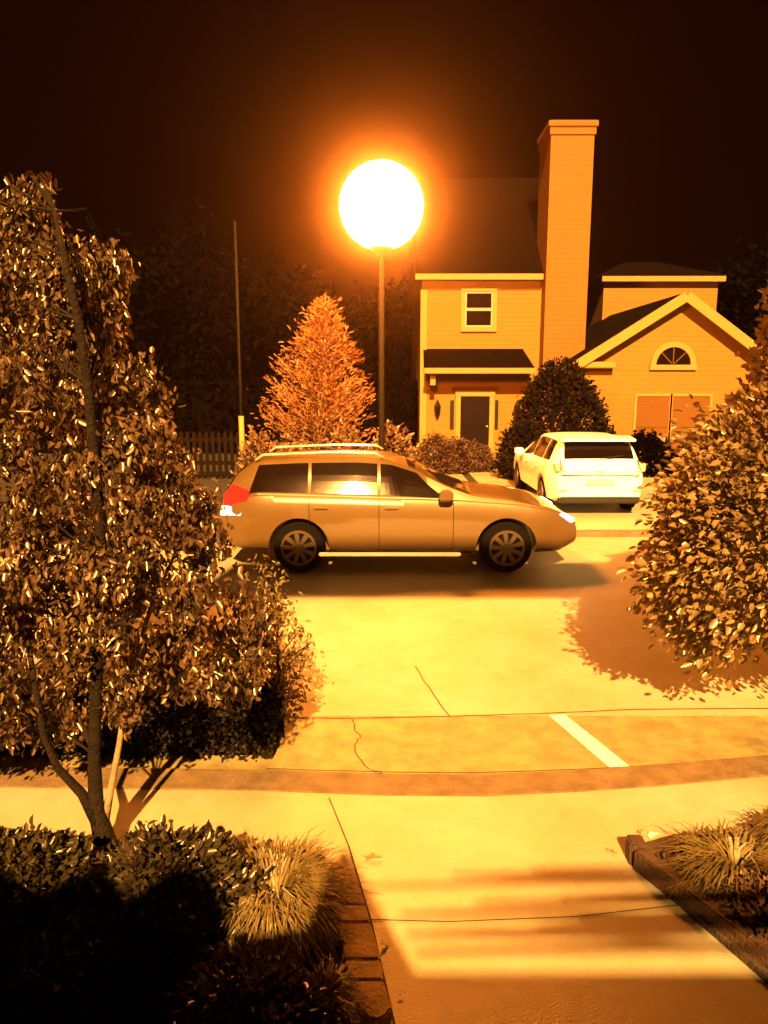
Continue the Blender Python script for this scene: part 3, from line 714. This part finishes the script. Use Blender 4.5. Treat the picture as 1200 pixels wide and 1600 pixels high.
# ------------------------------------------------------------------ cars
def interp(tab, x):
    xs = [t[0] for t in tab]; ys = [t[1] for t in tab]
    return float(np.interp(x, xs, ys))
def smooth_tab(tab, x, w=.05):
    return (interp(tab, x-w)+2*interp(tab, x)+interp(tab, x+w))/4
def make_car(name, loc, heading, spec, label):
    """local frame: x forward, y left, built then turned by heading and moved"""
    t = thing(name, loc, label, 'car')
    WL[t.name] = Vector((0, 0, 0)); t.rotation_euler = (0, 0, heading)
    Lh = spec['len']/2; HW = spec['width']/2; top = spec['top']; belt = spec['belt']; bot = spec['bottom']
    xs = np.concatenate([[-Lh], np.linspace(-Lh+.03, Lh-.03, 92), [Lh]])
    def section(x):
        e = abs(x)/Lh; tap = 1-.16*max(0, (e-.72)/.28)**2.2
        hw = HW*tap; zb = interp(bot, x); zt = smooth_tab(top, x); zs = min(smooth_tab(belt, x), zt-.01)
        g = min(1, max(0, (zt-zs)/.45))       # how much glasshouse there is
        inn = .20*g
        P_ = [(0, zb), (hw*.86, zb), (hw*.955, zb+.05), (hw*.985, zb+(zs-zb)*.35), (hw, zb+(zs-zb)*.62), (hw*.985, zb+(zs-zb)*.88), (hw*.955, zs)]
        yt = hw*.955-inn-.03; zr = zs+(zt-zs)*.86
        P_ += [(hw*.955-.03-inn*.1, zs+(zt-zs)*.08+.002), (hw*.955-.03-inn*.55, zs+(zt-zs)*.5), (yt, zr), (yt*.90, zs+(zt-zs)*.965), (yt*.6, zt-.004), (0, zt)]
        return P_
    secs = [section(x) for x in xs]; n = len(secs[0])
    vs = []; fs = []
    for x, s in zip(xs, secs):
        e = abs(x)/Lh
        for (y, z) in s: vs.append((x, y, z))
        for (y, z) in s[1:-1][::-1]: vs.append((x, -y, z))
    k = 2*n-2
    for i in range(len(xs)-1):
        for j in range(k): fs.append((i*k+j, i*k+(j+1) % k, (i+1)*k+(j+1) % k, (i+1)*k+j))
    fs.append(tuple(range(k))[::-1]); fs.append(tuple(range((len(xs)-1)*k, len(xs)*k)))
    me = bpy.data.meshes.new('body'); me.from_pydata(vs, [], fs)
    bm = bmesh.new(); bm.from_mesh(me); bmesh.ops.recalc_face_normals(bm, faces=bm.faces); bm.to_mesh(me); bm.free()
    body = bpy.data.objects.new('body', me); COL.objects.link(body)
    # wheel wells
    wr = spec['wr']; cuts = MB()
    for wx in spec['wheels']:
        for sgn in (1, -1):
            pr = [(wx+(wr+.06)*math.cos(a), sgn*(HW-.30), wr+(wr+.06)*math.sin(a)) for a in [2*math.pi*q/32 for q in range(32)]]
            cuts.prism(pr, (0, sgn*.6, 0))
    cme = bpy.data.meshes.new('cut'); cme.from_pydata(cuts.v, [], cuts.f)
    bm = bmesh.new(); bm.from_mesh(cme); bmesh.ops.recalc_face_normals(bm, faces=bm.faces); bm.to_mesh(cme); bm.free()
    co_ = bpy.data.objects.new('cut', cme); COL.objects.link(co_)
    md = body.modifiers.new('b', 'BOOLEAN'); md.object = co_; md.operation = 'DIFFERENCE'; md.solver = 'EXACT'
    dg = bpy.context.evaluated_depsgraph_get(); nm = bpy.data.meshes.new_from_object(body.evaluated_get(dg))
    bpy.data.objects.remove(body); bpy.data.objects.remove(co_)
    nm.materials.clear(); mat_set(nm, spec['paint'])
    body = link('body', nm, t)
    for p_ in nm.polygons: p_.use_smooth = True
    try: nm.set_sharp_from_angle(angle=R(35))
    except Exception: pass
    # side glass, following the glasshouse surface
    def glass_side(xa, xb, sgn, f0=.10, f1=.84, slant0=0, slant1=0):
        V = []; Fc = []; nx = 14; nz = 5
        for i in range(nx+1):
            for j in range(nz+1):
                f = f0+(f1-f0)*j/nz
                x = (xa+slant0*j/nz)+((xb+slant1*j/nz)-(xa+slant0*j/nz))*i/nx
                s = section(x); zs = s[6][1]; zt = s[12][1]; z = zs+(zt-zs)*f
                pts_ = s[6:11]; y = interp([(q[1], q[0]) for q in pts_], z)
                V.append((x, sgn*(y+.006), z))
        for i in range(nx):
            for j in range(nz): a = i*(nz+1)+j; Fc.append((a, a+1, a+nz+2, a+nz+1))
        q = MB(); q.add(V, Fc); o = q.build('side_window', M['car_glass'], t)
        return o
    for sgn in (1, -1):
        for (xa, xb, s0, s1) in spec['glass']: glass_side(xa, xb, sgn, slant0=s0, slant1=s1)
    # front and rear screens: strips lying on the end slopes
    def screen(x0, x1, nm_):
        V = []; Fc = []; nx = 8; ny = 10
        for i in range(nx+1):
            x = x0+(x1-x0)*i/nx; s = section(x)
            for j in range(ny+1):
                f = -1+2*j/ny; yt = s[9][0]*.93; y = f*yt
                z = interp([(0, s[12][1]), (s[11][0], s[11][1]), (s[10][0], s[10][1]), (s[9][0], s[9][1])], abs(y))
                V.append((x+(.004 if x > 0 else -.006), y, z+.007))
        for i in range(nx):
            for j in range(ny): a = i*(ny+1)+j; Fc.append((a, a+1, a+ny+2, a+ny+1))
        q = MB(); q.add(V, Fc); return q.build(nm_, M['car_glass'], t)
    screen(*spec['wind'], 'windscreen')
    screen(*spec['rear'], 'rear_window')
    # wheels
    for wx in spec['wheels']:
        for sgn in (1, -1):
            y = sgn*(HW-.12); c = (wx, y, wr)
            w_ = MB(); w_.lathe([(wr*.66, -.10), (wr*.95, -.10), (wr, -.07), (wr, .07), (wr*.95, .10), (wr*.66, .10)], c, 32, axis='y')
            wo = w_.build('wheel', M['tyre'], t, smooth=False)
            r_ = MB(); yo = sgn*.085
            ys_ = [yo+.016*sgn, yo+.045*sgn, yo+.045*sgn, yo+.02*sgn]
            for q in range(32):
                a0, a1 = 2*math.pi*q/32, 2*math.pi*(q+1)/32
                ring = lambda a_: [Vector((c[0]+rr_*math.cos(a_), c[1]+yy_, c[2]+rr_*math.sin(a_))) for rr_, yy_ in zip((wr*.70, wr*.70, wr*.60, wr*.60), ys_)]
                A_, B_ = ring(a0), ring(a1); r_.add(A_+B_, [(0, 1, 5, 4), (1, 2, 6, 5), (2, 3, 7, 6)])
            for q in range(9):
                a = 2*math.pi*q/9+.3; d_ = Vector((math.cos(a), 0, math.sin(a))); n_ = Vector((-d_.z, 0, d_.x))
                p0 = Vector(c)+Vector((0, yo+.020*sgn, 0))
                r_.prism([p0+n_*.022+d_*wr*.1, p0+d_*wr*.61+n_*.030, p0+d_*wr*.61-n_*.030, p0-n_*.022+d_*wr*.1], (0, sgn*.018, 0))
            hub = [(wr*.16, yo+.017*sgn), (wr*.15, yo+.05*sgn)]
            r_.lathe(hub, c, 16, axis='y')
            r_.build('rim', M['rim'], wo)
    return t, section
def addpart(t, name, m, mb, **k): return mb.build(name, m, t, **k)

# the moving wagon: 4.65 m long, facing right
CY = 10.15                       # centre line distance
xc = (W(345, 850, 9.3).x+W(900, 850, 9.3).x)/2
WB = [-1.28, 1.39]
wagon = dict(len=4.62, width=1.78, wr=.33, wheels=WB, paint=M['car_grey'],
    top=[(-2.31, .80), (-2.26, .98), (-2.10, 1.28), (-1.85, 1.44), (-1.3, 1.475), (-.55, 1.49), (-.1, 1.46), (.25, 1.33), (.62, 1.13), (.95, 1.0), (1.5, .93), (1.95, .84), (2.2, .74), (2.31, .62)],
    belt=[(-2.31, .78), (-2.2, .92), (-1.8, 1.0), (0, .95), (.8, .93), (1.5, .88), (2.0, .80), (2.31, .58)],
    bottom=[(-2.31, .40), (-2.15, .30), (-1.2, .24), (1.0, .23), (2.1, .26), (2.31, .36)],
    glass=[(-1.92, -1.16, .12, 0), (-1.12, -.27, 0, 0), (-.23, .66, 0, -.42)], wind=(.92, .12), rear=(-2.26, -1.98))
car, sec = make_car('moving_car', (xc, CY, 0), 0.0, wagon, 'grey wagon with lit headlight driving past to the right on the road')
for sgn in (1, -1):
    addpart(car, 'headlight', M['head'], MB().prism([(1.98, sgn*.70, .60), (2.26, sgn*.60, .58), (2.285, sgn*.56, .68), (2.15, sgn*.66, .755), (1.92, sgn*.74, .735)], (.012, sgn*.10, .0)), bevel=.006)
    addpart(car, 'tail_light', M['tail'], MB().prism([(-2.24, sgn*.735, .86), (-1.93, sgn*.80, .93), (-1.90, sgn*.79, 1.06), (-2.12, sgn*.70, 1.14), (-2.25, sgn*.67, 1.0)], (0, sgn*.055, 0)), bevel=.006)
    addpart(car, 'bumper_glint', M['tailw'], MB().prism([(-2.30, sgn*.72, .74), (-2.02, sgn*.80, .74), (-1.97, sgn*.80, .86), (-2.27, sgn*.72, .86)], (0, sgn*.05, 0)), bevel=.006)  # dim glow stands in for the bright reflection on the bumper
    addpart(car, 'sill_trim', M['chrome'], MB().box(-1.02, .80, min(sgn*.84, sgn*.90), max(sgn*.84, sgn*.90), .225, .275), bevel=.008)
    addpart(car, 'roof_rail', M['chrome'], MB().tube([(-1.85, sgn*.60, 1.43), (-1.75, sgn*.60, 1.50), (-.9, sgn*.60, 1.535), (-.3, sgn*.60, 1.525), (-.2, sgn*.60, 1.47)], .018, 8), smooth=True)
    mr = addpart(car, 'mirror', M['car_grey'], MB().prism([(.50, sgn*.86, .96), (.66, sgn*.86, .95), (.70, sgn*.86, 1.02), (.66, sgn*.86, 1.09), (.52, sgn*.86, 1.08)], (0, sgn*.17, 0)), bevel=.02)
    for x in (-.98, -.08): addpart(car, 'door_handle', M['car_grey'], MB().box(x-.10, x+.08, min(sgn*.872, sgn*.905), max(sgn*.872, sgn*.905), .83, .86), bevel=.01)
    for x in (-1.14, -.25, .70):
        pp = []
        for f in (.06, .35, .62, .88, .99):
            q_ = sec(x); z = q_[0][1]+(q_[6][1]-q_[0][1])*f; y = interp([(q[1], q[0]) for q in q_[2:7]], z); pp.append((x, sgn*y, z))
        addpart(car, 'door_seam', M['black_trim'], MB().tube(pp, .004, 4))
    addpart(car, 'window_trim', M['chrome'], MB().tube([(x, sgn*(interp([(q[1], q[0]) for q in sec(x)[6:11]], sec(x)[6][1]+.02)+.008), sec(x)[6][1]+.022) for x in np.linspace(-1.8, .62, 12)], .008, 6))
addpart(car, 'grille', M['black_trim'], MB().box(2.262, 2.318, -.42, .42, .42, .56), bevel=.01)
addpart(car, 'number_plate', M['plate'], MB().box(-2.325, -2.30, -.25, .25, .62, .74))

# white crossover, parked, tail towards us
sy = 13.25; Ls = 4.30
sx = (W(862, 780, 13.3).x+W(1008, 780, 13.3).x)/2
suvs = dict(len=Ls, width=1.80, wr=.345, wheels=[-1.30, 1.32], paint=M['car_white'],
    top=[(-2.15, .95), (-2.12, 1.02), (-2.0, 1.22), (-1.84, 1.50), (-1.74, 1.585), (-1.2, 1.62), (-.4, 1.63), (.1, 1.57), (.5, 1.38), (.85, 1.15), (1.1, 1.06), (1.7, .99), (2.05, .88), (2.15, .72)],
    belt=[(-2.15, .93), (-1.9, 1.08), (-1, 1.04), (.8, 1.0), (1.5, .95), (2.0, .84), (2.15, .70)],
    bottom=[(-2.15, .34), (-1.9, .27), (1.9, .26), (2.15, .36)],
    glass=[(-1.62, -1.05, .12, 0), (-1.0, -.10, 0, 0), (-.05, .86, 0, -.45)], wind=(1.02, .28), rear=(-2.02, -1.80))
for k_ in ('top', 'belt', 'bottom'): suvs[k_] = [(x, z*.87) for x, z in suvs[k_]]
suvs['wr'] = .315
suv, sec2 = make_car('parked_car', (sx, sy+Ls/2, 0.035), R(90), suvs, 'white crossover parked with its tail to the street in front of the house')
for sgn in (1, -1):
    addpart(suv, 'tail_light', M['taild'], MB().prism([(-2.165, sgn*.62, .92), (-2.165, sgn*.80, .94), (-2.10, sgn*.83, 1.10), (-2.10, sgn*.66, 1.06)], (.14, 0, 0)), bevel=.01)
    addpart(suv, 'reflector', M['taild'], MB().box(-2.175, -2.13, min(sgn*.60, sgn*.74), max(sgn*.60, sgn*.74), .52, .56))
    addpart(suv, 'headlight', M['headd'], MB().prism([(1.95, sgn*.62, .72), (2.13, sgn*.55, .72), (2.10, sgn*.55, .84), (1.85, sgn*.72, .86)], (0, sgn*.12, 0)), bevel=.01)
    addpart(suv, 'mirror', M['car_white'], MB().prism([(.55, sgn*.88, 1.02), (.72, sgn*.88, 1.0), (.76, sgn*.88, 1.09), (.70, sgn*.88, 1.17), (.57, sgn*.88, 1.15)], (0, sgn*.18, 0)), bevel=.02)
    for x in (-.82, .12): addpart(suv, 'door_handle', M['car_white'], MB().box(x-.10, x+.08, min(sgn*.885, sgn*.915), max(sgn*.885, sgn*.915), .90, .93), bevel=.01)
addpart(suv, 'lower_bumper', M['black_trim'], MB().box(-2.17, -1.9, -.74, .74, .262, .44), bevel=.03)
addpart(suv, 'number_plate', M['plate'], MB().box(-2.185, -2.14, -.25, .25, .66, .79), bevel=.004)
addpart(suv, 'roof_spoiler', M['car_white'], MB().prism([(-2.02, -.66, 1.545), (-1.62, -.70, 1.58), (-1.55, -.70, 1.635), (-1.98, -.66, 1.60)], (0, 1.36, 0)), bevel=.012)
addpart(suv, 'hatch_seam', M['black_trim'], MB().tube([(-2.02, -.70, 1.16), (-2.135, -.715, 1.0), (-2.166, -.70, .86), (-2.166, .70, .86), (-2.135, .715, 1.0), (-2.02, .70, 1.16)], .012, 5))
addpart(suv, 'wiper', M['black_trim'], MB().tube([(-2.09, 0, 1.20), (-2.06, -.3, 1.24), (-2.05, -.42, 1.26)], .012, 5))
addpart(suv, 'badge', M['chrome'], MB().box(-2.17, -2.13, -.05, .05, .90, .95), bevel=.01)

for ch_ in suv.children:
    if ch_.name.split('.')[0] in ('tail_light', 'reflector', 'headlight', 'mirror', 'door_handle', 'lower_bumper', 'number_plate', 'roof_spoiler', 'hatch_seam', 'wiper', 'badge'):
        ch_.data.transform(Matrix.Diagonal((1, 1, .87, 1)))

# ------------------------------------------------------------------ added shadow casters: unseen porch and canopy, behind the camera
PC = thing('occluder', (0, -1.2, 0), 'unseen added porch of the near house behind the photographer', 'occluder')
MB().box(-7, 7, -1.9, -1.6, -.05, 3.125).build('wall', M['siding'], PC)
MB().prism([(x, -1.61, z) for x, z in ((-7, 3.127), (.02, 3.127), (-.34, 3.75), (-.43, 3.34), (-.72, 3.30), (-.80, 3.56), (-.95, 3.63), (-1.12, 3.47), (-1.30, 3.66), (-1.55, 3.50), (-1.9, 3.70), (-2.3, 3.52), (-7, 3.6))], (0, -.29, 0)).build('shadow_edge', M['siding'], PC)  # top edge cut ragged to shape the shadow on drive and bed
for x0, x1, za, zb, h in ((.02, 1.5, 3.235, 3.245, .018), (-.02, 1.3, 3.31, 3.295, .024), (.55, 3.2, 3.345, 3.325, .085), (-.05, 1.1, 3.40, 3.395, .016), (.3, 1.5, 3.455, 3.45, .018), (.7, 3.2, 3.485, 3.47, .045), (-.2, 1.4, 3.54, 3.56, .016), (.2, 1.3, 3.60, 3.59, .012), (.6, 3.2, 3.63, 3.65, .02)):
    MB().prism([(x0, -1.66, za), (x0+(x1-x0)*.75, -1.66, zb), (x1, -1.66, zb+h*.7), (x0+(x1-x0)*.7, -1.66, zb+h*1.6), (x0+(x1-x0)*.25, -1.66, za+h*.9)], (0, .03, 0)).build('shadow_slat', M['timber'], PC)  # tapered slats added to streak the light on the drive
for x in (3.3, 3.55): MB().box(x, x+.05, -1.72, -1.663, 3.127, 3.75).build('slat_post', M['timber'], PC)
CN = thing('blocker', (2.2, -1.6, 0), 'added unseen high canopy on a pair of posts beside the porch behind the photographer', 'blocker')
MB().prism([(-2.5, -1.62, 7.20), (5.4, -1.62, 7.14), (5.4, -1.62, 8.05), (3.6, -1.62, 8.15), (3.1, -1.62, 8.33), (-2.3, -1.62, 8.30)], (0, -.12, 0)).build('roof', M['siding'], CN)  # slab added to keep the rear light off the road by the car
for x in (5.1, 5.32): MB().box(x, x+.06, -1.70, -1.64, 0, 7.13).build('post', M['trim'], CN)

# ------------------------------------------------------------------ haze volume added for the halo around the lamp
if HALO_HAZE > 0:
    hz = MB().box(-120, 120, -20, 110, -1.2, 14.5).build('halo_haze', M['soil'])
    hm = bpy.data.materials.new('halo_haze'); hm.use_nodes = True; nt = hm.node_tree
    nt.nodes.remove(nt.nodes['Principled BSDF']); pvn = nt.nodes.new('ShaderNodeVolumePrincipled')
    pvn.inputs['Color'].default_value = (.95, .70, .58, 1); pvn.inputs['Density'].default_value = HALO_HAZE; pvn.inputs['Anisotropy'].default_value = .972
    nt.links.new(pvn.outputs[0], nt.nodes['Material Output'].inputs['Volume'])
    hz.data.materials.clear(); hz.data.materials.append(hm); tag(hz, kind='stuff')
